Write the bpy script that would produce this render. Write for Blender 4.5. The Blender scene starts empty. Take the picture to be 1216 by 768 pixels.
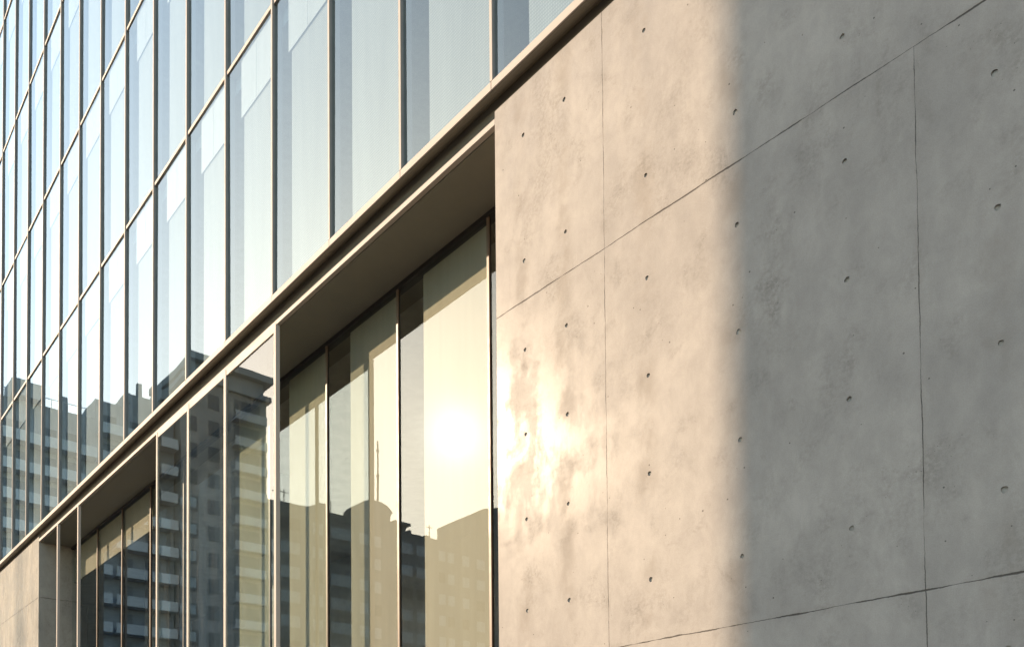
import bpy, bmesh, math, random
from mathutils import Vector, Matrix
random.seed(7)
scene = bpy.context.scene
C = scene.collection

# ------------------------------------------------------------------ camera
# x runs along the facade (far = +x), y towards the street, z up; the concrete face is y = 0
EYE = 1.6
cam_d = bpy.data.cameras.new('camera')
cam = bpy.data.objects.new('camera', cam_d)
C.objects.link(cam)
YAW, PITCH, ROLL = 0.7134, 0.0278, -0.0086
fw = Vector((math.cos(YAW) * math.cos(PITCH), -math.sin(YAW) * math.cos(PITCH), math.sin(PITCH)))
r0 = fw.cross(Vector((0, 0, 1))).normalized()
u0 = r0.cross(fw)
rt = r0 * math.cos(ROLL) + u0 * math.sin(ROLL)
up = -r0 * math.sin(ROLL) + u0 * math.cos(ROLL)
M = Matrix(((rt.x, up.x, -fw.x, 0), (rt.y, up.y, -fw.y, 5.675), (rt.z, up.z, -fw.z, EYE), (0, 0, 0, 1)))
cam.matrix_world = M
cam_d.sensor_width = 36.0
cam_d.lens = 36.0 * 1050.0 / 1216.0
cam_d.shift_y = (922.66 - 384.0) / 1216.0
cam_d.clip_start = 0.05
cam_d.clip_end = 3000
scene.camera = cam

# ------------------------------------------------------------------ sky, sun, exposure
SUN_DIR = Vector((0.73151, 0.56100, 0.38752)).normalized()
SUN_EL = math.asin(SUN_DIR.z)
SUN_ROT = math.atan2(SUN_DIR.x, SUN_DIR.y)
world = bpy.data.worlds.new('World')
scene.world = world
world.use_nodes = True
wn, wl = world.node_tree.nodes, world.node_tree.links
wn.clear()
w_out = wn.new('ShaderNodeOutputWorld')
w_bg = wn.new('ShaderNodeBackground')
w_bg.inputs['Strength'].default_value = 0.15
sky = wn.new('ShaderNodeTexSky')
sky.sky_type = 'NISHITA'
sky.sun_disc = False
sky.sun_elevation = SUN_EL
sky.sun_rotation = SUN_ROT
sky.altitude = 50
sky.air_density = 1.0
sky.dust_density = 0.75
sky.ozone_density = 1.0
# the bright aureole that hazy air makes round the sun
w_geo = wn.new('ShaderNodeTexCoord')
w_dot = wn.new('ShaderNodeVectorMath'); w_dot.operation = 'DOT_PRODUCT'
w_dot.inputs[1].default_value = SUN_DIR
wl.new(w_geo.outputs['Generated'], w_dot.inputs[0])
w_cl = wn.new('ShaderNodeMath'); w_cl.operation = 'MAXIMUM'; w_cl.inputs[1].default_value = 0.0
wl.new(w_dot.outputs['Value'], w_cl.inputs[0])
def lobe(power, gain):
    a = wn.new('ShaderNodeMath'); a.operation = 'POWER'; a.inputs[1].default_value = power
    wl.new(w_cl.outputs[0], a.inputs[0])
    b = wn.new('ShaderNodeMath'); b.operation = 'MULTIPLY'; b.inputs[1].default_value = gain
    wl.new(a.outputs[0], b.inputs[0])
    return b
l1, l2 = lobe(3000.0, 14.0), lobe(240.0, 0.4)
w_sum = wn.new('ShaderNodeMath'); w_sum.operation = 'ADD'
wl.new(l1.outputs[0], w_sum.inputs[0]); wl.new(l2.outputs[0], w_sum.inputs[1])
w_col = wn.new('ShaderNodeMix'); w_col.data_type = 'RGBA'; w_col.blend_type = 'MULTIPLY'
w_col.inputs['Factor'].default_value = 1.0
w_col.inputs['A'].default_value = (1.0, 0.86, 0.66, 1)
wl.new(w_sum.outputs[0], w_col.inputs['B'])
w_add = wn.new('ShaderNodeMix'); w_add.data_type = 'RGBA'; w_add.blend_type = 'ADD'
w_add.clamp_result = False
w_add.inputs['Factor'].default_value = 1.0
w_tint = wn.new('ShaderNodeMix'); w_tint.data_type = 'RGBA'; w_tint.blend_type = 'MULTIPLY'
w_tint.inputs['Factor'].default_value = 1.0
w_tint.inputs['B'].default_value = (1.0, 0.91, 0.75, 1)      # thin warm haze over the city
wl.new(sky.outputs['Color'], w_tint.inputs['A'])
wl.new(w_tint.outputs['Result'], w_add.inputs['A']); wl.new(w_col.outputs['Result'], w_add.inputs['B'])
wl.new(w_add.outputs['Result'], w_bg.inputs['Color'])
wl.new(w_bg.outputs['Background'], w_out.inputs['Surface'])

sun_d = bpy.data.lights.new('sun', 'SUN')
sun_d.energy = 2.25
sun_d.angle = math.radians(0.45)
sun_d.color = (1.0, 0.77, 0.53)
sun = bpy.data.objects.new('sun', sun_d)
C.objects.link(sun)
sun.rotation_euler = SUN_DIR.to_track_quat('Z', 'Y').to_euler()
sun.location = SUN_DIR * 200

vs = scene.view_settings
vs.view_transform = 'Standard'
vs.look = 'None'
vs.exposure = 1.84
vs.gamma = 1.0
vs.use_curve_mapping = False
scene.cycles.max_bounces = 10
scene.cycles.glossy_bounces = 6
scene.cycles.transparent_max_bounces = 16
scene.cycles.sample_clamp_indirect = 6.0
scene.cycles.caustics_reflective = False
scene.cycles.caustics_refractive = False

# ------------------------------------------------------------------ material helpers
def srgb(r, g, b):
    f = lambda c: (c / 255 / 12.92) if c / 255 <= 0.04045 else ((c / 255 + 0.055) / 1.055) ** 2.4
    return (f(r), f(g), f(b), 1)

class NT:
    def __init__(self, name):
        self.m = bpy.data.materials.new(name)
        self.m.use_nodes = True
        self.t = self.m.node_tree
        self.t.nodes.clear()
        self.out = self.t.nodes.new('ShaderNodeOutputMaterial')
    def n(self, kind, **kw):
        x = self.t.nodes.new('ShaderNode' + kind)
        for k, v in kw.items():
            setattr(x, k, v)
        return x
    def l(self, a, b):
        self.t.links.new(a, b)
    def val(self, sock, v):
        if hasattr(v, 'default_value') or hasattr(v, 'is_linked'):
            self.l(v, sock)
        else:
            sock.default_value = v
    def math(self, op, a, b=0.0, c=None, clamp=False):
        x = self.n('Math', operation=op); x.use_clamp = clamp
        self.val(x.inputs[0], a); self.val(x.inputs[1], b)
        if c is not None: self.val(x.inputs[2], c)
        return x.outputs[0]
    def mix(self, fac, a, b, mode='MIX'):
        x = self.n('Mix'); x.data_type = 'RGBA'; x.blend_type = mode
        self.val(x.inputs['Factor'], fac); self.val(x.inputs['A'], a); self.val(x.inputs['B'], b)
        return x.outputs['Result']
    def ramp(self, fac, lo, hi, a=0.0, b=1.0, smooth=True):
        x = self.n('MapRange'); x.interpolation_type = 'SMOOTHSTEP' if smooth else 'LINEAR'
        self.val(x.inputs['Value'], fac)
        for k, v in (('From Min', lo), ('From Max', hi), ('To Min', a), ('To Max', b)):
            self.val(x.inputs[k], v)
        return x.outputs['Result']
    def noise(self, vec, scale, detail=4.0, rough=0.55, dist=0.0):
        x = self.n('TexNoise')
        self.l(vec, x.inputs['Vector'])
        x.inputs['Scale'].default_value = scale; x.inputs['Detail'].default_value = detail
        x.inputs['Roughness'].default_value = rough; x.inputs['Distortion'].default_value = dist
        return x.outputs['Fac']
    def coords(self, scale=(1, 1, 1), loc=(0, 0, 0), kind='Object'):
        t = self.n('TexCoord'); m = self.n('Mapping')
        m.inputs['Scale'].default_value = scale; m.inputs['Location'].default_value = loc
        self.l(t.outputs[kind], m.inputs['Vector'])
        return m.outputs['Vector']
    def surf(self, sh):
        self.l(sh, self.out.inputs['Surface'])
        return self.m

def plain(name, col, rough=0.5, metal=0.0, var=0.12, scale=3.0, spec=0.5):
    t = NT(name)
    p = t.n('BsdfPrincipled')
    v = t.noise(t.coords(), scale, 5, 0.6)
    f = t.ramp(v, 0.3, 0.7, 1 - var, 1 + var)
    c = t.mix(1.0, (*col[:3], 1), f, 'MULTIPLY')
    t.l(c, p.inputs['Base Color'])
    p.inputs['Metallic'].default_value = metal
    p.inputs['Specular IOR Level'].default_value = spec
    t.l(t.ramp(v, 0.3, 0.7, rough * 0.88, min(1, rough * 1.12)), p.inputs['Roughness'])
    return t.surf(p.outputs['BSDF'])

def concrete(name, joints_x, joints_z, base=(0.388, 0.348, 0.314), shift=0.0, jw=0.0050, jw_x=0.0026, ties=()):
    """fair-faced concrete: cloudy mottling, drips, pin-holes, formwork joints"""
    t = NT(name)
    p = t.n('BsdfPrincipled')
    co = t.coords(loc=(shift, 0, 0))
    tall = t.coords(scale=(1, 1, 0.28), loc=(shift, 0, 0))
    sep = t.n('SeparateXYZ'); t.l(co, sep.inputs[0])
    cloud = t.noise(co, 0.75, 6, 0.6, 0.4)
    streak = t.noise(tall, 2.6, 6, 0.62)
    blot = t.noise(co, 2.3, 8, 0.68, 0.3)
    patchy = t.noise(t.coords(scale=(1, 1, 0.6), loc=(shift + 7, 0, 3)), 1.1, 7, 0.66, 0.5)
    grain = t.noise(co, 30, 5, 0.65)
    fine = t.noise(co, 130, 3, 0.6)
    brush = t.noise(t.coords(scale=(1, 1, 0.75), loc=(shift, 0, 9)), 6, 8, 0.75, 0.3)
    col = t.mix(t.ramp(cloud, 0.32, 0.68), (base[0] * 0.92, base[1] * 0.92, base[2] * 0.93, 1), (base[0] * 1.07, base[1] * 1.07, base[2] * 1.07, 1))
    col = t.mix(1.0, col, t.ramp(streak, 0.3, 0.72, 0.925, 1.05), 'MULTIPLY')
    col = t.mix(1.0, col, t.ramp(brush, 0.3, 0.7, 0.93, 1.065), 'MULTIPLY')
    # every pour has its own tone
    cell = t.n('Combine' + 'XYZ')
    t.l(t.math('FLOOR', t.math('DIVIDE', t.math('SUBTRACT', sep.outputs[0], 2.507 + shift), 2.7416)), cell.inputs[0])
    t.l(t.math('FLOOR', t.math('DIVIDE', t.math('SUBTRACT', sep.outputs[2], joints_z[0]), 3.5506)), cell.inputs[2])
    wn_ = t.n('TexWhiteNoise'); t.l(cell.outputs[0], wn_.inputs['Vector'])
    col = t.mix(1.0, col, t.ramp(wn_.outputs['Value'], 0, 1, 0.955, 1.045, False), 'MULTIPLY')
    dark = t.math('MULTIPLY', t.ramp(blot, 0.50, 0.70), t.ramp(grain, 0.36, 0.58))
    dark2 = t.math('MULTIPLY', t.ramp(patchy, 0.52, 0.66), t.ramp(grain, 0.40, 0.62, 0.35, 1))
    col = t.mix(t.math('MULTIPLY', dark, 0.42), col, (base[0] * 0.5, base[1] * 0.49, base[2] * 0.47, 1))
    col = t.mix(t.math('MULTIPLY', dark2, 0.40), col, (base[0] * 0.52, base[1] * 0.51, base[2] * 0.50, 1))
    col = t.mix(1.0, col, t.ramp(fine, 0.25, 0.75, 0.93, 1.07), 'MULTIPLY')
    # faint leach marks running above and below the form ties
    tie = None
    for hx_ in ties:
        g_ = t.ramp(t.math('ABSOLUTE', t.math('SUBTRACT', t.math('ADD', sep.outputs[0], t.math('MULTIPLY', t.math('SUBTRACT', streak, 0.5), 0.25)), hx_ + 0.03)), 0.03, 0.17, 1, 0)
        tie = g_ if tie is None else t.math('MAXIMUM', tie, g_)
    if tie is not None:
        tie = t.math('MULTIPLY', tie, t.ramp(t.noise(t.coords(scale=(1, 1, 0.9), loc=(2, 0, 1)), 1.9, 5, 0.6), 0.44, 0.62))
        col = t.mix(t.math('MULTIPLY', tie, 0.28), col, (base[0] * 0.56, base[1] * 0.50, base[2] * 0.43, 1))
    else:
        tie = 0.0
    # bug holes: sparse small voids, more of them in some areas
    vo = t.n('TexVoronoi'); t.l(co, vo.inputs['Vector']); vo.inputs['Scale'].default_value = 13.0
    vsep = t.n('SeparateColor'); t.l(vo.outputs['Color'], vsep.inputs[0])
    size = t.math('MULTIPLY', t.ramp(vsep.outputs[0], 0.66, 1.0, 0, 1, False), 0.095)
    pore = t.math('LESS_THAN', vo.outputs['Distance'], size)
    vo2 = t.n('TexVoronoi'); t.l(co, vo2.inputs['Vector']); vo2.inputs['Scale'].default_value = 42.0
    v2 = t.n('SeparateColor'); t.l(vo2.outputs['Color'], v2.inputs[0])
    pore2 = t.math('LESS_THAN', vo2.outputs['Distance'], t.math('MULTIPLY', t.ramp(t.math('MULTIPLY', v2.outputs[1], t.ramp(blot, 0.42, 0.66)), 0.62, 0.95, 0, 1, False), 0.15))
    pores = t.math('MAXIMUM', pore, pore2)
    # joints
    wob = t.math('MULTIPLY', t.math('SUBTRACT', t.noise(co, 2.2, 7, 0.72), 0.5), 0.034)
    wid = t.ramp(t.noise(co, 2.1, 5, 0.65), 0.36, 0.64, 0.25, 1.9)
    jm = None; soft = None
    for ax, vals, w in ((0, joints_x, jw_x), (2, joints_z, jw)):
        for jv in vals:
            ext = None
            if isinstance(jv, tuple): jv, ext = jv
            d = t.math('ABSOLUTE', t.math('SUBTRACT', t.math('ADD', sep.outputs[ax], wob), jv + (shift if ax == 0 else 0)))
            k = t.ramp(d, t.math('MULTIPLY', wid, w * 0.45), t.math('MULTIPLY', wid, w * 1.1), 1, 0)
            s = t.ramp(d, 0.0, 0.05, 1, 0)
            if ext is not None:      # this joint stops at the one across it
                k = t.math('MULTIPLY', k, t.math('LESS_THAN', sep.outputs[2], ext))
                s = t.math('MULTIPLY', s, t.math('LESS_THAN', sep.outputs[2], ext))
            jm = k if jm is None else t.math('MAXIMUM', jm, k)
            soft = s if soft is None else t.math('MAXIMUM', soft, s)
    col = t.mix(t.math('MULTIPLY', soft, t.ramp(blot, 0.4, 0.6, 0.0, 0.12)), col, (base[0] * 0.55, base[1] * 0.52, base[2] * 0.48, 1))
    col = t.mix(t.math('MULTIPLY', jm, 0.82), col, (0.05, 0.042, 0.036, 1))
    col = t.mix(t.math('MULTIPLY', pores, 0.75), col, (0.07, 0.062, 0.055, 1))
    t.l(col, p.inputs['Base Color'])
    # the sealed skin is smooth in patches and rubbed in others
    patch = t.math('ADD', t.math('MULTIPLY', streak, 0.55), t.math('MULTIPLY', blot, 0.45))
    t.l(t.ramp(patch, 0.42, 0.60, 0.23, 0.31), p.inputs['Roughness'])
    t.l(t.math('MULTIPLY', t.ramp(patch, 0.43, 0.57, 0.062, 0.012), t.math('SUBTRACT', 1.0, t.math('MULTIPLY', tie, 0.75))), p.inputs['Specular IOR Level'])
    h = t.math('ADD', t.math('MULTIPLY', streak, 0.0002), t.math('MULTIPLY', grain, 0.0006))
    h = t.math('ADD', h, t.math('MULTIPLY', blot, 0.0001))
    h = t.math('SUBTRACT', h, t.math('MULTIPLY', jm, 0.004))
    h = t.math('SUBTRACT', h, t.math('MULTIPLY', pores, 0.003))
    b = t.n('Bump'); b.inputs['Strength'].default_value = 0.55; b.inputs['Distance'].default_value = 1.0
    t.l(h, b.inputs['Height']); t.l(b.outputs['Normal'], p.inputs['Normal'])
    return t.surf(p.outputs['BSDF'])

def glass(name, r_min, tint, wave=0.0010, dust=0.0, refl=(0.96, 0.98, 0.98, 1)):
    t = NT(name)
    co = t.coords()
    lw = t.n('LayerWeight'); lw.inputs['Blend'].default_value = 0.5
    f5 = t.math('POWER', lw.outputs['Facing'], 5.0)
    fac = t.math('ADD', t.math('MULTIPLY', f5, 1 - r_min), r_min)
    h = t.noise(co, 0.7, 1.0, 0.4)
    b = t.n('Bump'); b.inputs['Strength'].default_value = 1.0; b.inputs['Distance'].default_value = wave
    t.l(h, b.inputs['Height'])
    g = t.n('BsdfGlossy'); g.inputs['Roughness'].default_value = 0.0
    g.inputs['Color'].default_value = refl
    t.l(b.outputs['Normal'], g.inputs['Normal'])
    tr = t.n('BsdfTransparent'); tr.inputs['Color'].default_value = tint
    mx = t.n('MixShader'); t.l(fac, mx.inputs[0]); t.l(tr.outputs[0], mx.inputs[1]); t.l(g.outputs[0], mx.inputs[2])
    last = mx.outputs[0]
    if dust > 0:
        d = t.n('BsdfDiffuse'); d.inputs['Color'].default_value = (0.55, 0.52, 0.47, 1)
        st = t.noise(t.coords(scale=(9, 9, 0.5)), 1.0, 5, 0.6)
        bl = t.noise(co, 1.6, 5, 0.6)
        m2 = t.n('MixShader')
        t.l(t.math('MULTIPLY', t.math('MULTIPLY', t.ramp(st, 0.42, 0.72), t.ramp(bl, 0.4, 0.7, 0.25, 1)), dust), m2.inputs[0])
        t.l(last, m2.inputs[1]); t.l(d.outputs[0], m2.inputs[2])
        last = m2.outputs[0]
    return t.surf(last)

def clear(name, tint=(1, 1, 1, 1)):
    t = NT(name)
    tr = t.n('BsdfTransparent'); tr.inputs['Color'].default_value = tint
    return t.surf(tr.outputs[0])

def mesh_blind(name, col, weave=True):
    t = NT(name)
    p = t.n('BsdfPrincipled')
    co = t.coords()
    v = t.noise(t.coords(scale=(6, 6, 0.4)), 1.0, 4, 0.5)
    c = t.mix(1.0, col, t.ramp(v, 0.3, 0.7, 0.95, 1.04), 'MULTIPLY')
    if weave:
        wv = t.n('TexWave'); wv.bands_direction = 'Z'; t.l(co, wv.inputs['Vector']); wv.inputs['Scale'].default_value = 9.0
        wx = t.n('TexWave'); wx.bands_direction = 'X'; t.l(co, wx.inputs['Vector']); wx.inputs['Scale'].default_value = 14.0
        k = t.math('MULTIPLY', wv.outputs['Fac'], wx.outputs['Fac'])
        c = t.mix(1.0, c, t.ramp(k, 0.0, 0.8, 0.80, 1.08), 'MULTIPLY')
    oi = t.n('ObjectInfo')          # cloth from different batches, some of it sun-bleached
    c = t.mix(1.0, c, t.ramp(oi.outputs['Random'], 0, 1, 0.86, 1.12, False), 'MULTIPLY')
    t.l(c, p.inputs['Base Color'])
    p.inputs['Roughness'].default_value = 0.9
    p.inputs['Specular IOR Level'].default_value = 0.1
    return t.surf(p.outputs['BSDF'])

MAT = {}
MAT['metal'] = plain('champagne_metal', (0.46, 0.40, 0.355), 0.6, 0.0, 0.05, 1.3, 0.15)
MAT['fin_side'] = plain('mullion_side', (0.32, 0.30, 0.285), 0.5, 0.0, 0.08)
MAT['bronze'] = plain('dark_bronze_metal', (0.030, 0.026, 0.024), 0.40, 0.0, 0.10)
MAT['grey'] = plain('grey_mullion_metal', (0.20, 0.19, 0.19), 0.45, 0.0, 0.06)
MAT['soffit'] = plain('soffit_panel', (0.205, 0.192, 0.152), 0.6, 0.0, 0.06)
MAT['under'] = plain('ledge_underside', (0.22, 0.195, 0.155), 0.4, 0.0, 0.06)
MAT['glass_up'] = glass('curtain_wall_glass', 0.115, (0.74, 0.81, 0.83, 1), 0.0014, refl=(0.77, 0.92, 1.0, 1))
MAT['glass_rec'] = glass('recessed_window_glass', 0.070, (0.88, 0.89, 0.86, 1), 0.0005, refl=(0.80, 0.91, 1.0, 1))
MAT['glass_scr'] = glass('screen_glass', 0.09, (0.84, 0.90, 0.88, 1), 0.0012, dust=0.06)
MAT['edge'] = clear('glass_back')
MAT['blind_up'] = mesh_blind('mesh_blind', (0.40, 0.40, 0.39, 1))
MAT['pelmet'] = mesh_blind('pelmet_board', (0.50, 0.50, 0.50, 1), False)
MAT['blind_rec'] = mesh_blind('cream_blind', (0.34, 0.315, 0.25, 1), False)
MAT['bulkhead'] = plain('interior_bulkhead', (0.27, 0.25, 0.19), 0.9)
MAT['inside'] = plain('interior_plaster', (0.34, 0.34, 0.32), 0.9)
MAT['inside_floor'] = plain('interior_floor', (0.10, 0.09, 0.08), 0.8)
MAT['white_in'] = plain('interior_ceiling', (0.42, 0.43, 0.40), 0.9)

# ------------------------------------------------------------------ mesh helpers
class MB:
    def __init__(self):
        self.v, self.f, self.mi = [], [], []
    def box(self, x0, x1, y0, y1, z0, z1, mi=0):
        b = len(self.v)
        self.v += [(x, y, z) for x in (x0, x1) for y in (y0, y1) for z in (z0, z1)]
        for q in ((0, 1, 3, 2), (4, 6, 7, 5), (0, 4, 5, 1), (2, 3, 7, 6), (0, 2, 6, 4), (1, 5, 7, 3)):
            self.f.append([b + i for i in q]); self.mi.append(mi)
        return self
    def prism(self, prof, x0, x1, axis='x', mi=0):
        """closed polygon prof extruded along an axis; prof = (y, z) for x, (x, z) for y, (x, y) for z"""
        b = len(self.v); n = len(prof)
        for e in (x0, x1):
            for a, c in prof:
                self.v.append({'x': (e, a, c), 'y': (a, e, c), 'z': (a, c, e)}[axis])
        self.f.append([b + i for i in range(n)][::-1]); self.f.append([b + n + i for i in range(n)]); self.mi += [mi, mi]
        for i in range(n):
            j = (i + 1) % n
            self.f.append([b + i, b + j, b + n + j, b + n + i]); self.mi.append(mi)
        return self
    def build(self, name, mats, parent=None, bevel=0.0, loc=None, smooth=False):
        me = bpy.data.meshes.new(name)
        o = bpy.data.objects.new(name, me)
        c = Vector(loc) if loc is not None else Vector((0, 0, 0))
        bm = bmesh.new()
        vs_ = [bm.verts.new(Vector(p) - c) for p in self.v]
        for q, m in zip(self.f, self.mi):
            try:
                fc = bm.faces.new([vs_[i] for i in q]); fc.material_index = m
            except ValueError:
                pass
        bmesh.ops.recalc_face_normals(bm, faces=bm.faces)
        if bevel > 0:
            bmesh.ops.bevel(bm, geom=list(bm.edges), offset=bevel, segments=2, affect='EDGES', profile=0.5)
        bm.to_mesh(me); bm.free()
        for m in (mats if isinstance(mats, (list, tuple)) else [mats]):
            me.materials.append(m)
        if smooth:
            for pl in me.polygons: pl.use_smooth = True
        o.location = c
        C.objects.link(o)
        if parent is not None:
            o.parent = parent
            o.location = c - Vector(parent.location)
        return o

def tag(o, label=None, cat=None, group=None, kind='thing'):
    if label: o['label'] = label
    if cat: o['category'] = cat
    if group: o['group'] = group
    if kind: o['kind'] = kind
    return o
def empty(name, loc, label, cat, group=None):
    o = bpy.data.objects.new(name, None)
    o.location = loc
    C.objects.link(o)
    return tag(o, label, cat, group)
def box(name, x0, x1, y0, y1, z0, z1, mat, parent=None, bevel=0.0):
    return MB().box(x0, x1, y0, y1, z0, z1).build(name, mat, parent, bevel, ((x0 + x1) / 2, (y0 + y1) / 2, z0))

def pane(x0, x1, y, z0, z1, mat, parent, tilt=0.0):
    """one sheet of glass 12 mm thick, its outer face at y, very slightly out of true like any pane"""
    m = MB()
    m.box(x0, x1, y - 0.012, y, z0, z1, 1)
    m.mi[3] = 0                     # the outer face mirrors
    o = m.build('pane', [mat, MAT['edge']], parent, 0, ((x0 + x1) / 2, y, (z0 + z1) / 2))
    o.rotation_euler = (math.radians(random.uniform(-tilt, tilt)), 0, math.radians(random.uniform(-tilt, tilt)))
    return o

# ------------------------------------------------------------------ ground, street
def struct(name, x0, x1, y0, y1, z0, z1, mat):
    return tag(box(name, x0, x1, y0, y1, z0, z1, mat), kind='structure')
asphalt = plain('asphalt', (0.055, 0.055, 0.056), 0.9, 0, 0.25, 6)
paving = plain('stone_paving', (0.30, 0.28, 0.25), 0.85, 0, 0.15, 2)
struct('ground', -700, 1300, -900, 1100, -0.6, -0.14, plain('city_ground', (0.14, 0.13, 0.115), 0.95, 0, 0.2, 0.2))
struct('road', -300, 99, 3.2, 12.8, -0.139, -0.13, asphalt)
struct('pavement', -300, 99, 0.0, 3.1, -0.139, 0.0, paving)
struct('kerb', -300, 99, 3.102, 3.25, -0.139, 0.004, plain('kerb_stone', (0.33, 0.32, 0.30), 0.8))
struct('pavement', -300, 99, 13.002, 17.5, -0.139, 0.0, paving)
struct('kerb', -300, 99, 12.75, 13.0, -0.139, 0.004, plain('kerb_stone_opposite', (0.33, 0.32, 0.30), 0.8))
struct('plaza', 29, 99, 17.51, 95, -0.139, -0.01, paving)
lm = MB()
for k in range(-40, 16):
    lm.box(k * 6.0, k * 6.0 + 3, 7.94, 8.06, -0.1295, -0.1255)
tag(lm.build('road_marking', plain('road_paint', (0.7, 0.7, 0.68), 0.7)), kind='structure')

# ------------------------------------------------------------------ the concrete wall in front
H0 = EYE
XE = 6.737                                   # far edge of the big wall
Z_TOP = 7.02 + H0
JZ = [1.329 + H0, 1.329 + 3.5506 + H0]
JX = [(2.507 + 2.7416 * k, JZ[1]) if k != 1 else 2.507 + 2.7416 for k in range(-3, 2)]
conc = concrete('fair_faced_concrete', JX, JZ, ties=(6.31, 5.735, 4.768, 3.874, 2.028))
wall = None
HOLE_X = [6.31, 5.735, 4.768, 3.874, 2.996, 2.028, 1.12, 0.21, -0.69, -1.60, -2.5]
HOLE_Z = [z + H0 for z in (6.525, 5.275, 4.395, 3.565, 2.735, 1.845, 0.89, -0.02)]
def holed_wall(name, x0, x1, z0, z1, hx, hz, mat, depth=0.95, rad=0.019):
    """a wall whose front has round recesses left by the form ties"""
    bm = bmesh.new()
    xs = sorted(set([x0, x1] + [a for h in hx for a in (h - 0.1, h + 0.1)]))
    zs = sorted(set([z0, z1] + [a for h in hz for a in (h - 0.1, h + 0.1)]))
    vert = {}
    def V(x, y, z):
        k = (round(x, 5), round(y, 5), round(z, 5))
        if k not in vert: vert[k] = bm.verts.new((x, y, z))
        return vert[k]
    for i in range(len(xs) - 1):
        for j in range(len(zs) - 1):
            a, b, c, d = xs[i], xs[i + 1], zs[j], zs[j + 1]
            hit = [(p, q) for p in hx for q in hz if abs(p - (a + b) / 2) < 1e-4 and abs(q - (c + d) / 2) < 1e-4]
            if not hit:
                bm.faces.new([V(a, 0, c), V(b, 0, c), V(b, 0, d), V(a, 0, d)])
                continue
            p, q = hit[0]
            N = 24; rr = rad * random.uniform(0.9, 1.12)
            ring = []
            for k in range(N):
                an = 2 * math.pi * k / N
                wv = rr * (1 + 0.06 * math.sin(3 * an + p * 9) + random.uniform(-.03, .03))
                ring.append((p + wv * math.cos(an), q + wv * math.sin(an)))
            o = [V(x, 0, z) for x, z in ring]
            inn = [V(p + (x - p) * 0.95, -0.017, q + (z - q) * 0.93) for x, z in ring]
            sq = []
            for k in range(N):
                an = 2 * math.pi * k / N
                s = 0.1 / max(abs(math.cos(an)), abs(math.sin(an)))
                sq.append(V(p + s * math.cos(an), 0, q + s * math.sin(an)))
            for k in range(N):
                l = (k + 1) % N
                bm.faces.new([o[k], o[l], sq[l], sq[k]])
                bm.faces.new([inn[k], inn[l], o[l], o[k]])
    f0 = [V(x0, 0, z0), V(x1, 0, z0), V(x1, 0, z1), V(x0, 0, z1)]
    bk = [V(x0, -depth, z0), V(x1, -depth, z0), V(x1, -depth, z1), V(x0, -depth, z1)]
    for k in range(4):
        l = (k + 1) % 4
        bm.faces.new([f0[k], f0[l], bk[l], bk[k]])
    bm.faces.new(bk)
    bmesh.ops.recalc_face_normals(bm, faces=bm.faces)
    me = bpy.data.meshes.new(name); bm.to_mesh(me); bm.free()
    me.materials.append(mat)
    ob = bpy.data.objects.new(name, me); C.objects.link(ob)
    plug_m = plain('tie_hole_plug', (0.30, 0.28, 0.25), 0.9, 0, 0.25, 30)
    pm = None
    for p in hx:
        for q in hz:
            if pm is None:
                m = MB(); m.prism([(rad * 0.93 * 1.2 * math.cos(2 * math.pi * k / 20), rad * 0.93 * 1.2 * math.sin(2 * math.pi * k / 20)) for k in range(20)], -0.03, -0.0105, 'y')
                c = m.build('tie_hole', plug_m); pm = c
            else:
                c = pm.copy(); C.objects.link(c)
            c.location = (p, random.uniform(-0.005, 0.002), q)
            c.rotation_euler = (random.uniform(-.12, .12), 0, random.uniform(-.12, .12))
            c.parent = ob
    return ob
wall = holed_wall('concrete_wall', -14, XE, -0.1, Z_TOP, HOLE_X, HOLE_Z, conc)
tag(wall, 'large bare concrete wall with tie holes, half sunlit and half in shade', 'wall')

# far concrete wall beyond the windows
XF = 25.30
conc2 = concrete('fair_faced_concrete_far', [27.65, 30.2, 32.9], [5.43 + H0, 1.9 + H0], (0.39, 0.36, 0.315), 40.0, 0.006, 0.004)
far = MB(); far.box(XF, 41, -0.95, 0, -0.1, Z_TOP)
far = far.build('concrete_wall', conc2)
tag(far, 'small smooth concrete wall at the far end of the ledge, lit by low sun', 'wall')

# ------------------------------------------------------------------ the ledge with the soffit behind it
ledge = empty('ledge', (-14, 0, 6.9 + H0), 'long beige metal ledge running between the glass storeys and the concrete wall', 'ledge')
SM, MOD = 6.697, 1.6431
YG = 0.08
mull_x = [SM + MOD * k for k in range(-7, 23)]
for k in range(len(mull_x) - 1):
    a, b = mull_x[k], mull_x[k + 1]
    MB().box(a + 0.0025, b - 0.0025, 0.062, YG, 7.178 + H0, 7.266 + H0).build('fascia', MAT['metal'], ledge, 0.004, (a, YG, 7.2 + H0))
    prof = [(0.061, 7.176), (0.04, 7.176), (0.015, 7.180), (-0.015, 7.190), (-0.05, 7.212), (-0.08, 7.236), (-0.10, 7.246), (-0.10, 7.0), (-0.14, 7.0), (-0.14, 7.262), (0.061, 7.262)]
    MB().prism([(y, z + H0) for y, z in prof], a + 0.001, b - 0.001).build('underside', MAT['under'], ledge, 0, (a, 0.0, 7.1 + H0))
X0R, X1R = XE + 0.002, XF - 0.002
RD = 0.80
SOF = 6.872 + H0
box('edge_strip', X0R, X1R, -0.06, 0.0, 6.885 + H0, 6.950 + H0, MAT['metal'], ledge, 0.004)
box('soffit', X0R, X1R, -RD - 0.4, -0.062, SOF, SOF + 0.05, MAT['soffit'], ledge)

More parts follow.
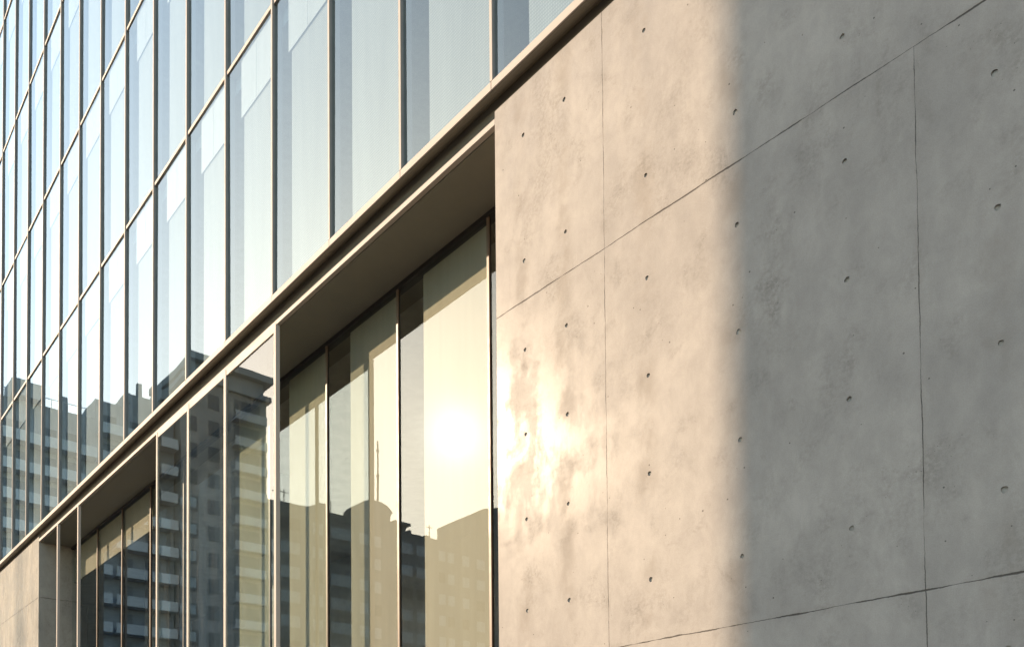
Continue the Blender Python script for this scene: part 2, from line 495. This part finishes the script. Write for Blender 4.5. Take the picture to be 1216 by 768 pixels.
# ------------------------------------------------------------------ building shell seen dimly through the glass
shell = empty('office_building', (-14, -0.9, 0), 'rooms of the glazed building behind the facade', 'building')
FL = [7.268 + H0, 11.593 + H0] + [11.593 + 4.0747 * k + H0 for k in range(1, 5)]
box('back_wall', -14, 41, -7.3, -7.0, 0, FL[-1], MAT['inside'], shell)
box('floor_slab', -14, 41, -6.99, -0.96, -0.1, 0.02, MAT['inside_floor'], shell)
for i, z in enumerate(FL):
    y1 = -0.10 if i else -0.145
    box('floor_slab', -14, 41, -6.99, y1, z - 0.30 if i else SOF + 0.06, z - 0.06, MAT['white_in'], shell)
for x in (-14.3, 41.2):
    box('side_wall', x, x + 0.3, -7.3, 0.0, -0.1, FL[-1], MAT['inside'], shell)
for i, x in enumerate([1, 9.1, 17.3, 25.1, 33, 40]):
    box('column', x - .25, x + .25, -3.2, -2.7, 0.03, FL[-1] - 0.4, MAT['inside'], shell)

# ------------------------------------------------------------------ glass curtain wall above the ledge, storey by storey
GAPS = {0: .49, 1: .45, 2: .43, 3: .46, 4: .53, 5: .58, 6: .62, 7: .57, 8: .46, 9: .40}
STOREY = ['lowest row of tall glass panes, standing directly on the beige ledge',
          'second row of glass panes above the ledge, between the first and second metal transoms',
          'third row of glass panes up from the ledge, over the second metal transom',
          'fourth row of glass panes up from the ledge, at upper left of the facade',
          'topmost row of glass panes, a sliver in the upper left corner']
for s in range(5):
    z0, z1 = FL[s], FL[s + 1]
    cw = empty('curtain_wall', (SM, 0.0, z0), STOREY[s], 'curtain wall', 'storeys of glass curtain wall')
    lo = 0.0 if s == 0 else 0.0
    for k in range(-4, 22):
        x = SM + MOD * k
        # mullion: pale cap in front of a dark grey fin
        m = MB()
        m.box(x - 0.019, x + 0.019, YG - 0.014, YG, z0 + 0.002, z1 - 0.002, 0)
        m.box(x - 0.019, x + 0.015, -0.08, YG - 0.0145, z0 + 0.002, z1 - 0.002, 1)
        m.build('mullion', [MAT['metal'], MAT['fin_side']], cw, 0, (x, 0.0, z0))
        if k == 21: break
        xa, xb = x + 0.022, x + MOD - 0.022
        box('transom', xa, xb, -0.08, YG - 0.020, z1 - 0.064, z1, MAT['metal'], cw, 0.003)
        pane(xa - 0.004, xb + 0.004, 0.038, z0 + 0.003, z1 - 0.064, MAT['glass_up'], cw, 0.13)
        g = GAPS.get(k + 1, 0.5) + random.uniform(-0.02, 0.02)
        bx1 = x + MOD - g
        box('blind', x + 0.10, bx1, -0.016, -0.009, z0 + 0.02, z1 - 0.10, MAT['blind_up'], cw)
        pz = z1 - 0.075 - 0.92
        pb = MB()
        pb.box(x + 0.10, bx1 - 0.42 * (bx1 - x), -0.004, 0.011, pz, z1 - 0.075)
        pb.box(bx1 - 0.42 * (bx1 - x) + 0.008, bx1 + 0.06, -0.004, 0.011, pz, z1 - 0.075)
        pb.build('pelmet', MAT['pelmet'], cw, 0, (x, 0.15, pz))

# ------------------------------------------------------------------ windows set back under the soffit
RM = [7.81 + 1.90 * k for k in range(0, 9)]
def recessed(name, xs, x_start, x_end, label):
    t = empty(name, (xs[0], -RD, 0.0), label, 'window', 'windows set back under the soffit')
    zt = SOF - 0.002
    box('top_rail', x_start, x_end, -RD - 0.10, -RD + 0.03, zt - 0.055, zt, MAT['bronze'], t)
    edges = [x_start] + [x for x in xs if x_start < x < x_end] + [x_end]
    for i, x in enumerate(edges):
        if i in (0, len(edges) - 1): continue
        m = MB()
        m.box(x - 0.020, x + 0.020, -RD + 0.003, -RD + 0.022, 0.0, zt - 0.056, 0)
        m.box(x - 0.016, x + 0.016, -RD - 0.02, -RD + 0.0025, 0.0, zt - 0.056, 1)
        m.build('mullion', [MAT['frame'], MAT['bronze']], t, 0, (x, -RD, 0))
    for i in range(len(edges) - 1):
        a, b = edges[i], edges[i + 1]
        pane(a + 0.012, b - 0.012, -RD, 0.02, zt - 0.06, MAT['glass_rec'], t, 0.012)
        if x_start > 15 and a < 19:
            pass
        elif x_start > 15:
            box('bulkhead', a + 0.03, b - 0.03, -RD - 0.09, -RD - 0.04, zt - 0.95, zt - 0.08, MAT['bulkhead'], t)
        elif b - a > 1.5:
            g = 0.52 if i < 2 else 0.6
            box('blind', a + 0.06, b - g, -RD - 0.05, -RD - 0.04, 0.02, zt - 0.08, MAT['blind_rec'], t)
    return t
MAT['frame'] = plain('warm_window_frame', (0.17, 0.115, 0.08), 0.45)
recessed('recessed_window', RM, XE + 0.004, 15.41, 'tall recessed window beside the big concrete wall, reflecting the low sun')
recessed('recessed_window', RM, 15.415, XF - 0.004, 'far recessed window behind two slim metal fins, reflecting balconies')

# ------------------------------------------------------------------ glazed screen flush with the facade
scr = empty('glazed_screen', (11.43, 0.1, 0), 'flush three-pane glazed screen in a pale metal frame between the recessed windows', 'window')
SX = [11.66, 13.42, 14.97, 16.49]
zt = 6.883 + H0
for i, x in enumerate(SX):
    w = 0.034 if i in (0, 3) else 0.042
    dp = 0.065 if i == 0 else 0.03
    box('mullion', x - w, x + w, 0.02 - dp, 0.02, 0.0, zt, MAT['metal'], scr, 0.004)
for i in range(3):
    a, b = SX[i] + 0.043, SX[i + 1] - 0.036
    box('top_rail', a, b, -0.02, 0.012, zt - 0.10, zt - 0.001, MAT['metal'], scr, 0.004)
    pane(a - 0.003, b + 0.003, 0.003, 0.02, zt - 0.102, MAT['glass_scr'], scr, 0.12)

fin_lab = ['slim sunlit metal fin in front of the far recessed window, nearer the glazed screen',
           'slim sunlit metal fin beside the dark side of the far concrete wall']
for x, lab in ((21.65, fin_lab[0]), (23.42, fin_lab[1])):
    f = box('fin', x - 0.035, x + 0.035, -0.04, 0.02, 0.0, 6.883 + H0, MAT['metal'], None, 0.004)
    tag(f, lab, 'fin', 'slim metal fins')

# ------------------------------------------------------------------ buildings across the street (seen mirrored in the glass, and shading the wall)
blk = plain('rendered_wall', (0.33, 0.33, 0.33), 0.9, 0, 0.12, 0.3)
blk2 = plain('grey_rendered_wall', (0.31, 0.33, 0.35), 0.9, 0, 0.12, 0.3)
pale = plain('pale_parapet', (0.56, 0.58, 0.60), 0.8, 0, 0.06)
wglass = plain('dark_window_glass', (0.09, 0.10, 0.11), 0.2, 0, 0.2, 1.0, 0.6)
wshut = plain('pale_shutter', (0.72, 0.74, 0.76), 0.7)
# the block that throws its shadow on the near wall
ob = empty('office_block', (13, 18, 0), 'plain office block across the street that shades the near concrete', 'building')
box('wall', 13, 27.45, 18.0, 33.0, -0.1, 26.0, blk, ob)
box('parapet', 13, 27.45, 18.0, 33.0, 26.002, 26.8, blk2, ob)
for st in range(8):
    for k in range(3):
        x = 13.6 + k * 4.6
        MB().box(x, x + 2.4, 17.93, 17.997, 1.2 + st * 3.1, 3.0 + st * 3.1).build('window', wglass, ob)

S0 = 100.0
def roof_bits(parent, items, mat):
    for (y0, y1, z0, z1, d) in items:
        box('roof_housing', S0 + 0.3, S0 + 0.3 + d, y0, y1, z0, z1, mat, parent)
# balcony block
bb = empty('apartment_building', (S0, 20, 0), 'long apartment building with pale balcony parapets, its roof stepping down', 'building')
box('wall', S0 + 1.6, S0 + 16, 4.0, 22.6, -0.1, 43.7, blk2, bb)
box('wall', S0 + 1.6, S0 + 16, 22.601, 26.0, -0.1, 46.0, blk2, bb)
box('wall', S0 + 1.6, S0 + 16, 26.001, 31.6, -0.1, 47.6, blk2, bb)
roof_bits(bb, [(14.4, 16.9, 43.701, 45.3, 3), (25.9, 26.1, 46.0, 47.1, .3), (28.9, 30.4, 47.6, 48.6, 2), (7, 9, 43.7, 45.5, 2)], blk2)
for st in range(3, 15):
    z = 1.9 + st * 3.1
    for (ya, yb, zmax) in ((4.0, 13.0, 43), (13.4, 22.4, 43), (22.8, 28.6, 45), (29.7, 31.5, 46)):
        if z + 1.2 > zmax: continue
        bal = MB().box(S0 + 0.02, S0 + 0.14, ya, yb, z - 0.18, z + 0.92).box(S0 + 0.141, S0 + 1.6, ya, yb, z - 0.18, z)
        b = bal.build('balcony', pale, bb)
        y = ya + 0.7
        while y + 1.5 < yb:
            MB().box(S0 + 1.53, S0 + 1.597, y, y + 1.5, z + 0.05, z + 2.3).build('balcony_door', wglass, bb)
            y += 2.9
pil = box('brick_pier', S0 + 0.3, S0 + 1.6, 28.7, 29.6, 0, 46.5, plain('brick', (0.20, 0.17, 0.14), 0.9, 0, 0.3, 3), bb)

for y in [4.5 + 1.5 * k for k in range(12)]:
    box('roof_railing', S0 + 1.62, S0 + 1.68, y, y + 0.06, 43.701, 44.6, pale, bb)
box('roof_railing', S0 + 1.61, S0 + 1.69, 4.4, 22.5, 44.601, 44.66, pale, bb)
for y, h in ((8.2, 2.6), (19.7, 1.9), (27.4, 2.8)):
    box('chimney', S0 + 2.5, S0 + 3.0, y, y + 0.5, 43.0, 43.7 + h + (3 if y > 26 else 0), blk2, bb)

# tower with a flat overhanging roof
tw = empty('tower_building', (S0, 36, 0), 'tall tower block with a projecting flat roof beside the balconies', 'building')
box('wall', S0, S0 + 12, 31.8, 41.2, -0.1, 51.2, blk, tw)
box('upper_storey', S0 + 0.3, S0 + 11, 32.4, 41.0, 51.201, 52.9, blk2, tw)
box('roof', S0 - 0.6, S0 + 12.4, 32.0, 41.9, 52.902, 53.7, blk2, tw)
box('ledge_band', S0 - 0.5, S0 + 12.2, 31.1, 41.7, 50.6, 51.2, blk2, tw)
for st in range(4, 16):
    z = 1.2 + st * 3.1
    for (ya, yb) in ((32.7, 33.6), (34.9, 36.2)):
        MB().box(S0 - 0.06, S0 - 0.003, ya, yb, z, z + 1.7).build('window', wglass, tw)
    MB().box(S0 - 1.1, S0 - 1.0, 37.0, 40.8, z - 0.5, z + 0.55).box(S0 - 0.999, S0 - 0.003, 37.0, 40.8, z - 0.5, z - 0.35).build('balcony', pale, tw)
    MB().box(S0 - 0.06, S0 - 0.003, 37.3, 40.4, z + 0.6, z + 2.2).build('balcony_door', wglass, tw)

# lower block with a domed housing and a mast
rb = empty('apartment_building', (S0, 60, 0), 'flat-roofed apartment building carrying a dome and a thin mast', 'building')
box('wall', S0, S0 + 14, 41.25, 58.6, -0.1, 38.9, blk, rb)
box('wall', S0, S0 + 14, 58.601, 92.0, -0.1, 38.6, blk, rb)
MB().prism([(44.5, 38.9), (45.7, 39.0), (47.3, 39.8), (48.5, 39.9), (48.5, 38.9)], S0 + 0.02, S0 + 5).build('roof_housing', blk, rb)
box('roof_housing', S0 + 0.4, S0 + 4, 52.0, 58.55, 38.9, 39.6, blk, rb)
dome = [(53.4, 39.6), (53.4, 40.6)] + [(56.1 + 2.7 * math.cos(a), 40.6 + 1.55 * math.sin(a)) for a in [math.pi * (1 - i / 16) for i in range(1, 16)]] + [(58.4, 40.6), (58.4, 39.6)]
MB().prism(dome, S0 + 0.5, S0 + 4.5).build('dome', blk, rb)
mast = MB()
for (hw, za, zb) in ((0.11, 41.9, 46.5), (0.075, 46.501, 51.2), (0.16, 46.3, 46.6), (0.15, 49.7, 50.0)):
    mast.box(S0 + 2.5 - hw, S0 + 2.5 + hw, 57.6 - hw, 57.6 + hw, za, zb)
mast.build('mast', MAT['bronze'], rb)
MB().box(S0 + 0.3, S0 + 3, 58.9, 61.5, 39.7, 40.05).box(S0 + 0.5, S0 + 2.6, 58.9, 59.6, 38.6, 39.699).build('roof_canopy', blk, rb)
for y in (43.2, 49.8, 65.5):
    box('aerial', S0 + 1.5, S0 + 1.58, y, y + 0.08, 38.5, 41.0, MAT['bronze'], rb)
    box('aerial', S0 + 1.5, S0 + 1.58, y - 0.5, y + 0.58, 40.6, 40.68, MAT['bronze'], rb) if y != 49.8 else None
for y0, y1, z1 in ((60.3, 60.8, 39.35), (61.3, 61.7, 39.2), (64.2, 65.0, 39.05), (66.6, 67.1, 38.95)):
    box('roof_vent', S0 + 0.5, S0 + 1.3, y0, y1, 38.6, z1, blk, rb)
MB().prism([(69.6, 38.6), (69.9, 39.5), (71.6, 40.4), (71.6, 38.6)], S0 + 0.02, S0 + 6).build('roof_housing', blk, rb)
MB().prism([(71.602, 38.6), (71.602, 43.2), (74.4, 44.8), (80.0, 46.2), (80.0, 38.6)], S0 + 0.03, S0 + 8).build('stair_tower', blk, rb)
nwin = 0
for st in range(6):
    z = 20.4 + st * 3.05
    for k, (ya, w, mt) in enumerate(((42.0, 2.6, 0), (46.4, 1.4, 0), (49.0, 3.0, 1), (53.2, 1.3, 0), (55.2, 1.3, 0), (58.9, 2.6, 1), (62.2, 1.6, 0), (66.0, 1.1, 1), (67.6, 1.1, 1), (70.2, 1.2, 0), (72.8, 1.5, 1), (77.5, 2.0, 0))):
        MB().box(S0 - 0.07, S0 - 0.003, ya, ya + w, z, z + 1.45).build('window', wglass if (st * 3 + k + mt) % 5 == 0 else wshut, rb)
